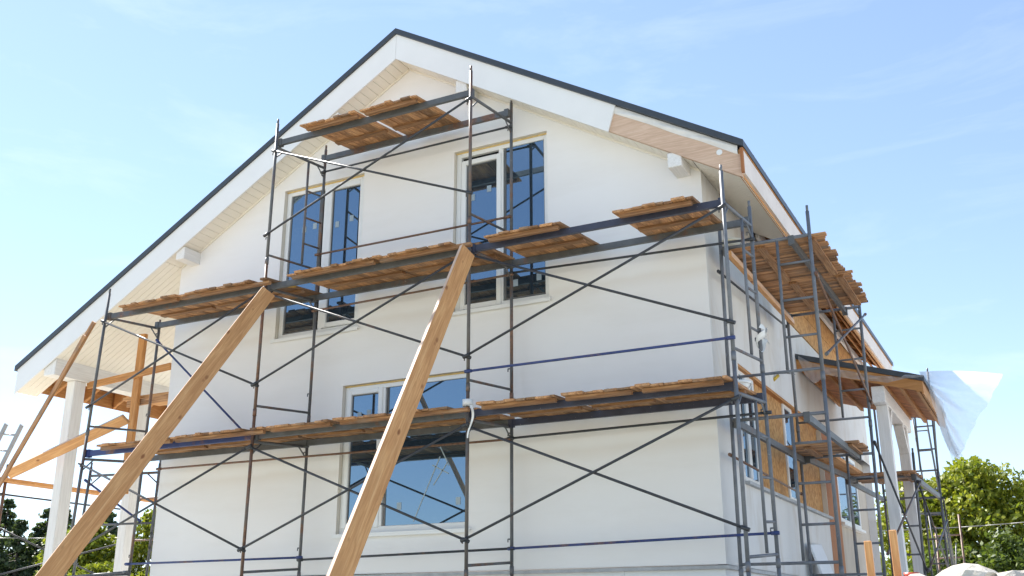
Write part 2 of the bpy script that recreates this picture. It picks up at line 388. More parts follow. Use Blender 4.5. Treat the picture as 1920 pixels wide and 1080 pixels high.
# ---- windows
def sticker_boxes(par, pts, y):
    for x, z in pts: obj('pane_label', one(box, (x-.033, y-.004, z-.045), (x+.033, y-.001, z+.045)), 'sticker', par)
def front_window(W, panes, stickers, sill, sash=None):
    x0, x1, z0, z1 = W; Y = 0.065
    fr = BM(); F = 0.075
    xs = [(x0+.002, x0+F), (x1-F, x1-.002)]
    for a, c in xs: box(fr, (a, Y, z0+.002), (c, Y+.06, z1-.002))
    box(fr, (x0+F, Y, z1-F), (x1-F, Y+.06, z1-.002)); box(fr, (x0+F, Y, z0+.002), (x1-F, Y+.06, z0+F+.01))
    for a, c in zip(panes[:-1], panes[1:]):
        mxc = (a[1]+c[0])/2; box(fr, (mxc-.035, Y, z0+F+.01), (mxc+.035, Y+.06, z1-F))
    win = obj('window', bevel(fr, 0.006), 'upvc', house)
    for k, (a, c, b0, b1) in enumerate(panes):
        if sash and sash[k]:
            s = BM(); S = 0.07; y0, y1 = Y-.018, Y+.05
            box(s, (a-S, y0, b0-S), (a, y1, b1+S)); box(s, (c, y0, b0-S), (c+S, y1, b1+S)); box(s, (a, y0, b0-S), (c, y1, b0)); box(s, (a, y0, b1), (c, y1, b1+S))
            obj('sash', bevel(s, 0.008), 'upvc', win)
        p = BM(); box(p, (a-.001, Y+.02, b0-.001), (c+.001, Y+.045, b1+.001)); obj('pane', p, 'glass', win)
        g = BM(); G = .012
        for q in ((a, b0, a+G, b1), (c-G, b0, c, b1), (a+G, b0, c-G, b0+G), (a+G, b1-G, c-G, b1)): box(g, (q[0], Y+.012, q[1]), (q[2], Y+.0195, q[3]))
        obj('gasket', g, 'cable', win)
    sticker_boxes(win, stickers, Y+.02)
    sb = BM(); box(sb, (x0-.03, -0.05, z0-.022), (x1+.035, Y+.02, z0-.002)); box(sb, (x0-.03, -.052, z0-.05), (x1+.035, -.044, z0-.0225))
    obj('sill', sb, 'upvc', win)
    f = BM(); box(f, (x0+.002, Y-.012, z1-.02), (x1-.002, Y-.001, z1-.002)); obj('foam_line', f, 'foam', win)
    return win
w = front_window(WA, [(-3.77, -3.245, 4.22, 6.345), (-3.02, -2.53, 4.29, 6.29)], [(-3.52, 5.78), (-3.33, 5.80), (-2.93, 5.75), (-2.68, 5.80)], None, (0, 1)); w['label'] = 'tall two pane upper window'
w = front_window(WB, [(-0.79, -0.325, 4.225, 6.20), (-0.205, 0.37, 4.215, 6.345)], [(-.70, 5.72), (-.45, 5.80), (-.06, 4.42), (.27, 4.45)], None, (1, 0)); w['label'] = 'tall upper window with its left sash ajar'
w = front_window(WC, [(-2.51, -2.08, 1.54, 3.21), (-1.935, -0.735, 1.475, 3.275)], [(-2.39, 2.93), (-2.24, 2.95), (-1.72, 1.72), (-.86, 1.74)], None, (1, 0)); w['label'] = 'wide lower window with a narrow left sash'
# chalk cross on the wide pane
bm = BM()
for a, c in (((-1.50, 1.52), (-1.13, 2.30)), ((-1.22, 1.95), (-1.02, 2.22)), ((-1.24, 2.20), (-1.0, 2.08)), ((-1.13, 2.42), (-1.0, 2.18))):
    bar(bm, (a[0], .0825, a[1]), (c[0], .0825, c[1]), 0.014, 0.003, (0, 1, 0))
obj('chalk_mark', bm, 'sticker', w)

def side_window(y0, y1, z0, z1, x, mull=1):
    fr = BM(); F = .07
    box(fr, (x-.05, y0, z0), (x, y0+F, z1)); box(fr, (x-.05, y1-F, z0), (x, y1, z1))
    box(fr, (x-.05, y0+F, z0), (x, y1-F, z0+F)); box(fr, (x-.05, y0+F, z1-F), (x, y1-F, z1))
    n = mull+1; wy = (y1-y0)/n
    for k in range(1, n): box(fr, (x-.05, y0+k*wy-.05, z0+F), (x+.012, y0+k*wy+.05, z1-F))
    win = obj('window', bevel(fr, .006), 'upvc', house)
    for k in range(n):
        a = y0+k*wy+(F if k == 0 else .05); c = y0+(k+1)*wy-(F if k == n-1 else .05)
        obj('pane', one(box, (x-.035, a-.002, z0+F-.002), (x-.015, c+.002, z1-F+.002)), 'glass', win)
    return win
side_window(1.08, 1.95, 1.90, 3.285, 2.40, 1)['label'] = 'narrow white side window near the house corner'
side_window(3.56, 4.10, 1.90, 3.285, 2.40, 0)
side_window(7.66, 9.74, 1.96, 3.25, 2.335, 1)
obj('window_board', one(box, (2.302, 7.6, 1.90), (2.40, 9.8, 1.945)), 'upvc', house)
for a, c in ((1.955, 3.555), (4.105, 5.92)): obj('osb_panel', one(box, (2.345, a, 1.89), (2.375, c, 3.295)), 'osb', house)
obj('osb_panel', one(box, (2.302, 7.15, GZ+1.5), (2.33, 7.64, 3.3)), 'osb', house)
obj('timber_post', one(box, (2.302, 6.1, GZ), (2.42, 7.14, 3.31)), 'sheath_z', house)
sb = BM(); box(sb, (XR-.11, 1.0, 1.845), (XR+.06, 6.0, 1.882)); obj('sill', sb, 'flash', house)
f = BM(); box(f, (XR-.10, 1.06, 3.262), (XR-.002, 5.93, 3.298)); obj('lintel_strip', f, 'rough_y', house)
f = BM(); box(f, (2.38, 3.52, 1.885), (2.46, 4.5, 1.90)); obj('foam_line', f, 'foam', house)

# ---- roof
bm = BM(); TH = 0.085
prof = [(LT-.02, roofz(LT-.02)), (RX, RZ), (RT+.02, roofz(RT+.02))]
yf, yb = YF-.03, YB+.5
top = [[bm.verts.new((x, y, z)) for x, z in prof] for y in (yf, yb)]
bot = [[bm.verts.new((x, y, z-TH)) for x, z in prof] for y in (yf, yb)]
for k in range(2):
    bm.faces.new((top[0][k], top[0][k+1], top[1][k+1], top[1][k])); bm.faces.new((bot[0][k], bot[1][k], bot[1][k+1], bot[0][k+1]))
    for j in (0, 1): bm.faces.new((top[j][k], bot[j][k], bot[j][k+1], top[j][k+1]))
for k in (0, 2): bm.faces.new((top[0][k], top[1][k], bot[1][k], bot[0][k]))
bmesh.ops.recalc_face_normals(bm, faces=bm.faces)
roof = obj('roof', bm, 'roof', house); roof['label'] = 'dark grey metal roof'
# seams of the metal sheet
bm = BM()
for x0, x1 in ((LT, RX), (RX, RT)):
    for y in np.arange(yf+.55, yb, .55): bar(bm, (x0, y, roofz(x0)+.012), (x1, y, roofz(x1)+.012), .03, .024)
obj('roof_seam', bm, 'roof', roof)
def slope_slab(name, m, x0, x1, y0, y1, off_top, off_bot, par, inset=0):
    bm = BM(); pts = []
    for y in (y0, y1):
        for x, o in ((x0, off_top), (x1, off_top), (x1, off_bot), (x0, off_bot)): pts.append(bm.verts.new((x, y, roofz(x)-o)))
    for f in ((0,1,2,3),(7,6,5,4),(0,4,5,1),(1,5,6,2),(2,6,7,3),(3,7,4,0)): bm.faces.new([pts[i] for i in f])
    bmesh.ops.recalc_face_normals(bm, faces=bm.faces)
    return obj(name, bm, m, par)
a = slope_slab('bargeboard', 'barge', LT+.02, RX-.002, YF, YF+.025, TH+.002, SOF+.02, house); a['label'] = 'long white bargeboard'
# right board ends on a slanted cut
bm = BM(); pts = []
xc_t, xc_b = 1.545, 1.44
for y in (YF, YF+.025):
    for x, o in ((RX+.002, TH+.002), (xc_t, TH+.002), (xc_b, SOF+.02), (RX+.002, SOF+.02)): pts.append(bm.verts.new((x, y, roofz(x)-o)))
for f in ((0,1,2,3),(7,6,5,4),(0,4,5,1),(1,5,6,2),(2,6,7,3),(3,7,4,0)): bm.faces.new([pts[i] for i in f])
bmesh.ops.recalc_face_normals(bm, faces=bm.faces); a = obj('bargeboard', bm, 'barge', house); a['label'] = 'shorter white bargeboard'
a = slope_slab('bargeboard', 'pink_x', 1.20, RT-.03, YF+.026, YF+.075, .185, SOF, house); a['label'] = 'bare wood bargeboard'
# crumpled membrane between roof sheet and bare board
bm = BM(); nx, nz = 60, 6; g = []
for i in range(nx+1):
    x = 1.40+(RT-.06-1.40)*i/nx; row = []
    for j in range(nz+1):
        tt = j/nz; y = YF+.022-abs(.016*math.sin(7*x+3*tt)*math.sin(3.1*tt))-.012*rng.random()*math.sin(3.14*tt)
        row.append(bm.verts.new((x, y, roofz(x)-TH-.004-tt*(.105+.005*math.sin(9*x)))))
    g.append(row)
for i in range(nx):
    for j in range(nz): bm.faces.new((g[i][j], g[i+1][j], g[i+1][j+1], g[i][j+1])).smooth = True
obj('roof_membrane', bm, 'membrane', roof)
# soffits: rows of narrow boards with real gaps
def soffit(x0, x1, y0, y1, along_x, pitch=.105, off=SOF, gap=.006):
    bm = BM(); groove = gap
    def slab(xa, xb, ya, yb):
        pts = []
        for y in (ya, yb):
            for x, o in ((xa, off-.012), (xb, off-.012), (xb, off), (xa, off)): pts.append(bm.verts.new((x, y, roofz(x)-o)))
        for f in ((0,1,2,3),(7,6,5,4),(0,4,5,1),(1,5,6,2),(2,6,7,3),(3,7,4,0)): bm.faces.new([pts[i] for i in f])
    if along_x:
        y = y0
        while y < y1-1e-4: e = min(y+pitch, y1); slab(x0, x1, y, e-groove); y = e
    else:
        x = x0
        while x < x1-1e-4: e = min(x+pitch, x1); slab(x, e-groove, y0, y1); x = e
    bmesh.ops.recalc_face_normals(bm, faces=bm.faces)
    return obj('soffit', bm, 'soffit', house)
G0 = YF+.03
soffit(-5.80, RX, G0, -.002, False); soffit(RX, 1.2, G0, -.002, False); soffit(1.2, 2.44, YF+.08, -.002, False)
s1 = soffit(-7.96, XL-.002, G0, YB+.3, True); s1['label'] = 'cream boarded porch soffit'
soffit(2.45, RT-.04, YF+.08, 2.25, True, .075, gap=.012)
soffit(LT+.03, -8.22, G0, .05, True)
slope_slab('soffit_backing', 'gap', -7.93, XL, G0, YB+.3, SOF-.05, SOF-.02, house)
slope_slab('soffit_backing', 'gap', XL, RX, G0, 0, SOF-.05, SOF-.02, house); slope_slab('soffit_backing', 'gap', RX, RT-.05, YF+.08, 0, SOF-.05, SOF-.02, house)
slope_slab('soffit_backing', 'foam', XR, RT-.05, 0, 2.25, SOF-.05, SOF-.02, house)
# cream cover strip where soffit meets the gable wall
for xa, xb in ((XL, RX), (RX, XR)):
    bm = BM(); bar(bm, (xa, -.012, roofz(xa)-SOF-.012), (xb, -.012, roofz(xb)-SOF-.012), .022, .022); obj('cover_strip', bm, 'soffit', house)
# bare eave beyond: sheathing, rafters, fascia
slope_slab('sheathing', 'sheath_y', LT+.04, -7.96, .06, YB+.3, TH+.004, TH+.03, house)
slope_slab('sheathing', 'sheath_y', XR, RT-.05, 2.26, YB+.3, TH+.004, TH+.03, house)
bm = BM()
for k in range(6):                        # gaps of the sheathing seen as laths
    for X0, X1, Y0 in ((LT+.06, -7.97, .1), (XR+.02, RT-.08, 2.3)):
        x = X0+(X1-X0)*(k+.5)/6; bar(bm, (x, Y0, roofz(x)-TH-.042), (x, YB+.25, roofz(x)-TH-.042), .05, .02)
obj('lath', bm, 'rough_y', house)
for y in np.arange(.30, YB, .62):
    slope_slab('rafter', 'rough_x', LT+.06, -8.22, y, y+.05, TH+.055, SOF-.05, house)
for y in np.arange(2.45, YB, .62):
    slope_slab('rafter', 'rough_x', XR+.002, RT-.05, y, y+.05, TH+.055, SOF-.08, house)
zr = roofz(RT)
a = obj('fascia', one(box, (RT-.03, YF+.03, zr-.395), (RT, YB+.4, zr-.115)), 'fascia', house); a['label'] = 'bare spruce eave fascia'
obj('fascia_batten', one(box, (RT-.06, YF+.031, zr-.43), (RT-.031, YB+.4, zr-.10)), 'pine_y', house)
obj('fascia_batten', one(box, (RT-.02, YF+.031, zr-.112), (RT+.006, YB+.4, zr-.078)), 'rough_y', house)
obj('timber_end', one(box, (RT-.028, YF-.012, zr-.40), (RT+.004, YF+.028, zr-.10)), 'sheath_z', house)
zl = roofz(LT); a = obj('fascia', one(box, (LT+.02, .06, zl-.37), (LT+.05, YB+.4, zl-.10)), 'rough_y', house); a['label'] = 'orange bare fascia of the porch eave'
bm = BM(); box(bm, (2.50, 2.3, roofz(2.53)-.50), (2.55, YB, roofz(2.53)-.385)); obj('eave_runner', bm, 'white_y', house)
for za, zb_ in ((4.62, 5.005), (5.02, 5.37)): obj('wall_plate', one(box, (XR+.002, 3.25, za), (XR+.022, YB, zb_)), 'osb', house)
for x in (2.70, 2.86): slope_slab('lath', 'pine_y', x, x+.045, 2.30, YB+.2, SOF-.08, SOF-.045, house)
# purlin ends carrying the verge
for x, m_ in ((-5.52, 'white_y'), (-2.78, 'white_y'), (-0.66, 'white_y'), (2.24, 'white_y')):
    z = roofz(x)-SOF+.02
    obj('purlin_end', bevel(one(box, (x-.085, YF+.035, z-.19), (x+.085, .03, z)), .008), m_, house)
# nail plate disc on the bare board
bm = BM(); tube(bm, (2.78, YF+.03, roofz(2.78)-.25), (2.78, YF+.018, roofz(2.78)-.25), .035, 16); obj('cable_box', bm, 'white_plastic', house)
# porch on the left: beam and two posts
zb = roofz(-8.08)-SOF
a = obj('porch_beam', bevel(one(box, (-8.20, YF+.04, zb-.19), (-7.95, 3.6, zb+.086)), .006), 'white_y', house)
for y0 in (.10, 1.46): obj('porch_post', bevel(one(box, (-8.17, y0, GZ), (-7.99, y0+.22, zb-.192)), .008), 'white_z', house)

# ------------------------------------------------------------------ canopy porch on the right wall
por = thing('porch', 'open timber porch with lean-to roof on white posts at the side wall', 'porch', (3.6, 5.8, GZ))
Y0, Y1, X0, X1 = 4.50, 7.62, XR+.004, 4.19
cz = lambda x: 4.19 - .30*(x-XR)
def cslab(name, m, xa, xb, ya, yb, ot, ob, par=por):
    bm = BM(); pts = []
    for y in (ya, yb):
        for x, o in ((xa, ot), (xb, ot), (xb, ob), (xa, ob)): pts.append(bm.verts.new((x, y, cz(x)-o)))
    for f in ((0,1,2,3),(7,6,5,4),(0,4,5,1),(1,5,6,2),(2,6,7,3),(3,7,4,0)): bm.faces.new([pts[i] for i in f])
    bmesh.ops.recalc_face_normals(bm, faces=bm.faces); return obj(name, bm, m, par)
cr_ = cslab('roof', 'roof', X0, X1+.03, Y0-.03, Y1, 0, .08); cr_['label'] = 'dark lean-to roof sheet'
bm = BM(); y = Y0+.031
while y < Y1-.04:
    e = min(y+.145, Y1-.01); p = []
    for yy in (y, e-.016):
        for xx, o in ((X0, .155), (X1-.035, .155), (X1-.035, .178), (X0, .178)): p.append(bm.verts.new((xx, yy, cz(xx)-o)))
    for f in ((0,1,2,3),(7,6,5,4),(0,4,5,1),(1,5,6,2),(2,6,7,3),(3,7,4,0)): bm.faces.new([p[i] for i in f])
    y = e
bmesh.ops.recalc_face_normals(bm, faces=bm.faces); obj('sheathing', bm, 'sheath_x', por)
cslab('bargeboard', 'rough_x', X0, X1, Y0, Y0+.03, .082, .24)
cslab('fascia', 'pine_y', X1-.03, X1, Y0+.031, Y1, .082, .262)
cslab('roof_boarding', 'sheath_x', X0, X1-.035, Y0+.032, Y1, .083, .11)
for x in (2.50, 2.86, 3.18, 3.62, 3.86): cslab('rafter', 'rough_y', x, x+.055, Y0+.032, Y1-.02, .181, .243)
for x, c_ in ((4.09, 'pine_y'),): cslab('rafter', c_, x, x+.05, Y0+.032, Y1-.02, .181, .25)
zc = cz(3.62)-.25
obj('beam', bevel(one(box, (3.475, Y0+.06, zc-.24), (3.655, Y1-.1, zc)), .006), 'white_y', por)
for y0 in (4.78, 6.93): obj('post', bevel(one(box, (3.485, y0, GZ), (3.645, y0+.17, zc-.242)), .006), 'white_z', por)
for y0, s in ((4.95, 1), (6.93, -1)):
    bm = BM(); bar(bm, (3.565, y0-.02*s, zc-.62), (3.565, y0+.40*s, zc-.235), .12, .14, (1, 0, 0)); obj('knee_brace', bm, 'white_y', por)

# polythene sheet torn loose on the porch roof
film = thing('polythene_sheet', 'torn translucent polythene sheet flapping off the porch roof edge', 'plastic sheet', (4.2, 5, 3.6))
def sheet(pts_rows, name):
    bm = BM(); g = [[bm.verts.new(p) for p in r] for r in pts_rows]
    for i in range(len(g)-1):
        for j in range(len(g[0])-1): bm.faces.new((g[i][j], g[i+1][j], g[i+1][j+1], g[i][j+1])).smooth = True
    return obj(name, bm, 'film', film)
rows = []                                   # band lying along the rake
n = 70
for i in range(n+1):
    s = i/n; x = XR+.05+(X1+.02-XR-.05)*s; r = []
    to = np.interp(s, [0, .1, .3, .6, .74, .86, 1], [.03, .10, .13, .135, .11, .0, -.03])
    bo = np.interp(s, [0, .05, .12, .16, .22, .5, .72, .86, 1], [.10, .34, .42, .36, .25, .235, .20, .10, .03])
    over = np.interp(s, [0, .74, .86, 1], [0, 0, 1, 1])
    for j in range(9):
        tt = j/8; o_ = to+(bo-to)*tt
        yy = Y0-.045-.02*math.sin(19*s+4*tt)-.014*math.sin(47*s-3*tt)
        if over > 0 and tt < .5: yy += over*(.5-tt)*.9; o_ = o_*(1-over)+over*(-.016-.008*math.sin(30*s))
        r.append((x, yy, cz(x)-o_))
    rows.append(r)
sheet(rows, 'draped_band')
rows = []                                   # flap flying out from the eave corner
n, mjs = 46, 46
P0, P1 = Vector((4.16, 4.46, 3.715)), Vector((4.24, 6.2, 3.70))
A = Vector((5.21, 5.0, 3.68)); B = Vector((4.42, 5.0, 2.49)); C_ = Vector((4.26, 5.6, 3.0))
for i in range(n+1):
    u = i/n; r = []
    edge0 = P0.lerp(P1, u*.75)
    # outer edge runs A -> B with a bulge
    e = A.lerp(B, u) + Vector((.035*math.sin(math.pi*u)+.022*math.sin(9*u+.6)+.012*math.sin(23*u), .05*math.sin(7*u), .015*math.sin(13*u)))
    for j in range(mjs+1):
        v = j/mjs
        p = edge0.lerp(e, v)
        fold = math.sin(13*u**2.2+3*u+1.5*v)*(.01+.13*u*u)*math.sin(math.pi*min(1, .15+.85*v))**.7
        p += Vector((.15, 1.0, 0))*fold + Vector((0, 0, 1))*(.03*math.sin(math.pi*v)*(1-u)-.04*u*math.sin(math.pi*v))
        p += Vector((.5, .8, .1))*(.016*math.sin(9*v+7*u)*math.sin(math.pi*v)+.008*math.sin(23*v*u+31*u))
        r.append(p)
    rows.append(r)
sheet(rows, 'flying_flap')
rows = []
for i in range(19):                         # narrow hanging fold
    u = i/18; r = []
    for j in range(25):
        v = j/24
        p = Vector((4.225+.17*u*(1-.2*v), 5.0+.1*u, 3.56-.2*u-v*(.95-.30*abs(u-.45))))
        p += Vector((.03, .06, 0))*math.sin(11*u+2*v)*(.3+v) + Vector((.22, 0, 0))*v*v*.8
        r.append(p)
    rows.append(r)
sheet(rows, 'hanging_fold')

# ------------------------------------------------------------------ scaffolding
PR = 0.0205
RISE = 0.075
OY, IY = -1.18, -0.20
def pole_seg(bm, f, z0, z1, pin=False):
    tube(bm, f(z0), f(z1), PR, 10)
    tube(bm, f(z0-.03), f(z0+.06), PR+.004, 10)
    if pin: tube(bm, f(z1), f(z1+.07), PR-.006, 8)
def scaf_frame(par, fo, fi, zb, m='pole', rise=RISE, ladder=None, top=1.65, short=0.0, rungs=(.10,), hl=2.0, label=None, brackets=True, notransom=False):
    """one welded frame: two standards, head transom, low rung, optional ladder side"""
    z1 = zb+hl
    fr = bpy.data.objects.new('frame', None); COL.objects.link(fr); fr.parent = par; fr.location = Vector(fo(zb))-wloc(par)
    if label: fr['label'] = label
    mo, mi_ = m if isinstance(m, tuple) else (m, m); m = mi_
    for f, dz, sh_, m_ in ((fo, 0, 0, mo), (fi, rise, short, mi_)):
        bm = BM(); pole_seg(bm, f, zb+dz, z1+dz-sh_, True)
        for hz in (1.58, .36):                              # locking hooks
            p = Vector(f(zb+hz+dz)); d = (Vector(fi(zb))-Vector(fo(zb))).normalized(); s = Vector((d.y, -d.x, 0))
            tube(bm, p+s*.02, p-s*.05, .009, 6); tube(bm, p-s*.05, p-s*.05-Vector((0,0,.035)), .007, 6)
        obj('standard', bm, m_, fr)
    def lerp(a, z, zi=None):
        p, q = Vector(fo(z)), Vector(fi(z+rise)); return p.lerp(q, a)
    bm = BM()
    if not notransom:
        tube(bm, lerp(0, zb+top), lerp(1, zb+top), .019, 10); obj('transom', bm, m, fr)
        if brackets:
            for a0, a1 in ((0, .16), (1, .84)): obj('corner_brace', one(tube, lerp(a0, zb+top-.16), lerp(a1, zb+top-.01), .010, 6), m, fr)
    else: bm.free()
    for rz in rungs: obj('rung', one(tube, lerp(0, zb+rz), lerp(1, zb+rz), .016, 8), m, fr)
    if ladder:
        a, pos, zs = ladder                                 # stile position, which standard, rung heights
        bm = BM(); tube(bm, lerp(a, zb+.12), lerp(a, zb+top), .017, 8); obj('ladder_stile', bm, m, fr)
        for rz in zs: obj('rung', one(tube, lerp(a, zb+rz), lerp(pos, zb+rz), .014, 8), m, fr)
    return fr
def lean(x0, x1, y, z0=.8, z1=6.8):
    return lambda z: (x0+(x1-x0)*(z-z0)/(z1-z0), y, z)
def brace(par, p, q, r=.0143, m='brace', label=None, name='brace'):
    bm = BM(); tube(bm, p, q, r, 9); d = (Vector(q)-Vector(p)).normalized()
    for e in (p, q): tube(bm, Vector(e)-d*.035, Vector(e)+d*.05, r+.006, 8)
    o = obj(name, bm, m, par)
    if label: o['label'] = label
    return o
def beam(par, p, q, m='beam', h=.075, w=.045):
    bm = BM(); bar(bm, p, q, w, h); d = (Vector(q)-Vector(p)).normalized()
    for e, s in ((p, 1), (q, -1)): bar(bm, Vector(e)-d*s*.03, Vector(e)+d*s*.03, w+.02, h+.03)
    return obj('deck_beam', bm, m, par)

fs = thing('scaffolding', 'grey steel frame scaffolding along the white gable front of the house', 'scaffolding', (-1.5, -.7, GZ))
FO = [lean(-6.10, -5.93, OY, .8, 4.8), lean(-3.075, -3.05, OY), lean(-.01, -.02, OY), lean(2.985, 3.0, OY, .8, 4.8)]
FI = [lean(-5.99, -5.93, IY, .95, 4.5), lean(-3.01, -2.985, IY), lean(.022, .03, IY), lean(3.035, 3.033, IY, .8, 4.8)]
lad4 = (.45, .87, 1.25, 1.6)
for k in range(4):
    tops = 4 if k in (1, 2) else 3
    for lv in range(tops):
        zb = -1.2+2*lv
        lad = None
        mm = 'polelight' if k == 3 else (('polebrown' if lv < 3 else 'pole', 'pole') if k == 1 else ('polebrown', 'pole') if k == 2 else 'pole')
        if k == 1 and lv == 3: lad = (.66, 1, (.42, .80, 1.2))
        if k == 3 and lv >= 1: lad = (.64, 1, (.42, .86, 1.28)) if lv < 3 else None
        short = .12 if (k == 3 and lv == 2) else 0
        fr = scaf_frame(fs, FO[k], FI[k], zb, mm, ladder=lad, short=short + (.28 if k == 0 and lv == 2 else 0) + (.06 if k in (1, 2) and lv == 3 else 0))
XS = lambda f, z: Vector(f(z))
# paint marks on the first tall standard
# crossed braces between outer standards
def xbrace(k, zb, offy=-.03, which=3):
    a, b = FO[k], FO[k+1]; o = Vector((0, offy, 0))
    if which & 1: brace(fs, XS(a, zb+1.58)+o, XS(b, zb+.36)+o)
    if which & 2: brace(fs, XS(a, zb+.36)+o+Vector((0, -.03, 0)), XS(b, zb+1.58)+o+Vector((0, -.03, 0)))
for k in range(3):
    xbrace(k, .8); xbrace(k, 2.8)
xbrace(1, 4.8)
# deck beams
dz = .05
RISES = {1: .032, 2: .085, 3: .112}
def beams(x0f, x1f, z, mo='beam', mi='beam'):
    RISE = RISES[round((z-.5)/2)]
    o = Vector((.03, 0, 0))
    beam(fs, XS(x0f[0], z)+o+Vector((0,.055,0)), XS(x1f[0], z)-o+Vector((0,.06,0)), mo); beam(fs, XS(x0f[1], z+RISE)+o-Vector((0,.06,0)), XS(x1f[1], z+RISE)-o-Vector((0,.06,0)), mi)
for k in range(3):
    beams((FO[k], FI[k]), (FO[k+1], FI[k+1]), 4.468, 'beamdark' if k == 2 else 'beam', 'beam')
    beams((FO[k], FI[k]), (FO[k+1], FI[k+1]), 2.53, ('blue', 'beam', 'beamdark')[k], ('beam', 'beam', 'beamdark')[k])
beams((FO[1], FI[1]), (FO[2], FI[2]), 6.53, 'beam', 'beam')
# rails and ledgers on the inner standards
for p, q, m_, nm in (((-2.99, 6.45), (0.0, 6.457), 'brace', 'rail'), ((-3.0, 5.198), (-.01, 5.194), 'rusty', 'rail'), ((-2.99, 4.38), (.02, 4.42), 'rusty', 'rail'),
                 ((.02, 4.44), (3.02, 4.354), 'brace', 'rail'), ((-5.6, 2.405), (-.02, 2.375), 'rusty', 'rail'), ((.02, 2.385), (3.05, 2.41), 'brace', 'rail'),
                 ((-2.985, 1.086), (.026, 1.127), 'brace', 'rail'), ((.026, 1.127), (3.03, 1.182), 'blue', 'rail'), ((-6.01, 1.112), (-3.0, 1.115), 'blue', 'rail')):
    brace(fs, (p[0], IY-.035, p[1]), (q[0], IY-.035, q[1]), .0143, m_, name=nm)
brace(fs, (.0, OY-.035, 2.99), (2.98, OY-.035, 2.993), .0143, 'blue', 'blue painted rail with white flecks', 'rail')
brace(fs, (-5.88, IY-.05, 4.315), (-3.90, IY-.05, 2.665), .015, 'blue', 'blue diagonal tube')
brace(fs, (-6.0, IY-.05, 1.0), (-7.6, IY+.1, .96), .02, 'pole')

# ------------------------------------------------------------------ wooden platforms lying on the front scaffold
def platform(x0, x1, z, label, gap_at=None, front=-1.365, back=-.10, poles=(-6.0, -3.05, -.015, 3.0), group='wooden board platforms on the front scaffold', bt=.022, seed=None):
    cx = (x0+x1)/2
    root = thing('platform', label, 'platform', (cx, -.7, z), group)
    RISE = RISES[round((z-.5)/2)]
    zz = lambda y: z + (y-OY-.055)/(IY-OY-.115)*RISE
    bm = BM(); x = x0
    while x < x1-.04:
        wd = random.uniform(.085, .165); e = min(x+wd, x1)
        a = front+random.uniform(-.035, .03); c = back+random.uniform(-.05, .04)
        if any(abs((x+e)/2-p) < (e-x)/2+.03 for p in poles): a, c = OY+.035+0.0, IY-.035
        t0 = bt+random.uniform(-.003, .006); k1, k2 = random.uniform(-.004, .006), random.uniform(-.004, .006)
        vs = []
        for yy, kz in ((a, k1), (c, k2)):
            for xx in (x+.002, e-.003):
                for zt in (0, t0): vs.append(bm.verts.new((xx+random.uniform(-.003, .003), yy+random.uniform(-.006, .006), zz(yy)+zt+kz)))
        for f in ((0,1,3,2),(4,6,7,5),(0,4,5,1),(2,3,7,6),(0,2,6,4),(1,5,7,3)): bm.faces.new([vs[i] for i in f])
        x = e
    bmesh.ops.recalc_face_normals(bm, faces=bm.faces)
    obj('boards', bm, 'old_y', root)
    for yy, w_, h_ in ((-1.285, .05, .042), (-.62, .085, .028)):
        bm = BM(); a, c = x0+random.uniform(.02, .07), x1-random.uniform(.02, .07)
        if yy < -1.1:                                        # keep clear of the standards
            pass
        bar(bm, (a, yy, zz(yy)-h_/2-.003), (c, yy, zz(yy)-h_/2-.003+random.uniform(-.004, .004)), w_, h_)
        obj('batten', bm, 'old_x', root)
    return root
ZD = {3: 6.569, 2: 4.507, 1: 2.569}
PL = [
 (3, -2.49, -1.60, 'left board platform on the topmost scaffold level under the gable'), (3, -1.555, -.70, 'right board platform on the topmost scaffold level under the gable'),
 (2, -5.50, -4.42, 'board platform on the middle level at the far left scaffold end'), (2, -4.40, -2.86, 'board platform on the middle level behind the top of the left raking plank'),
 (2, -2.58, -1.24, 'board platform on the middle level crossing the left upper window'), (2, -1.23, .10, 'board platform on the middle level behind the top of the right raking plank'),
 (2, .26, 1.22, 'short board platform on the middle level below the right upper window'), (2, 1.84, 2.73, 'short board platform on the middle level beside the house corner standard'),
 (1, -5.62, -4.30, 'board platform on the lowest level at the far left scaffold end'), (1, -4.285, -2.76, 'board platform on the lowest level right of the left raking plank'),
 (1, -2.70, -1.74, 'board platform on the lowest level at the left edge of the lower window'), (1, -1.70, .12, 'board platform on the lowest level crossing the wide lower window'),
 (1, .20, 1.14, 'short board platform on the lowest level just right of the white tape roll'), (1, 1.20, 2.02, 'board platform on the lowest level, second from the house corner'), (1, 2.03, 2.965, 'board platform on the lowest level ending at the house corner')]
for lv, a, c, lb in PL: platform(a, c, ZD[lv], lb)

def debris(x, y, z, r, label):
    bm = BM(); bmesh.ops.create_icosphere(bm, subdivisions=2, radius=1)
    for v in bm.verts: v.co = Vector((x, y, z+r*.25))+Vector((v.co.x*r*1.3, v.co.y*r, max(-.3, v.co.z)*r*.55))*(1+.25*math.sin(9*v.co.x+x*7)*math.sin(8*v.co.y+y*5))
    return tag(obj('mortar_lump', bm, 'stone', None, False, (x, y, z)), label, 'mortar')
debris(1.66, -1.20, 2.595, .035, 'grey mortar lump lying on the lowest platform right of the blue railed bay middle')
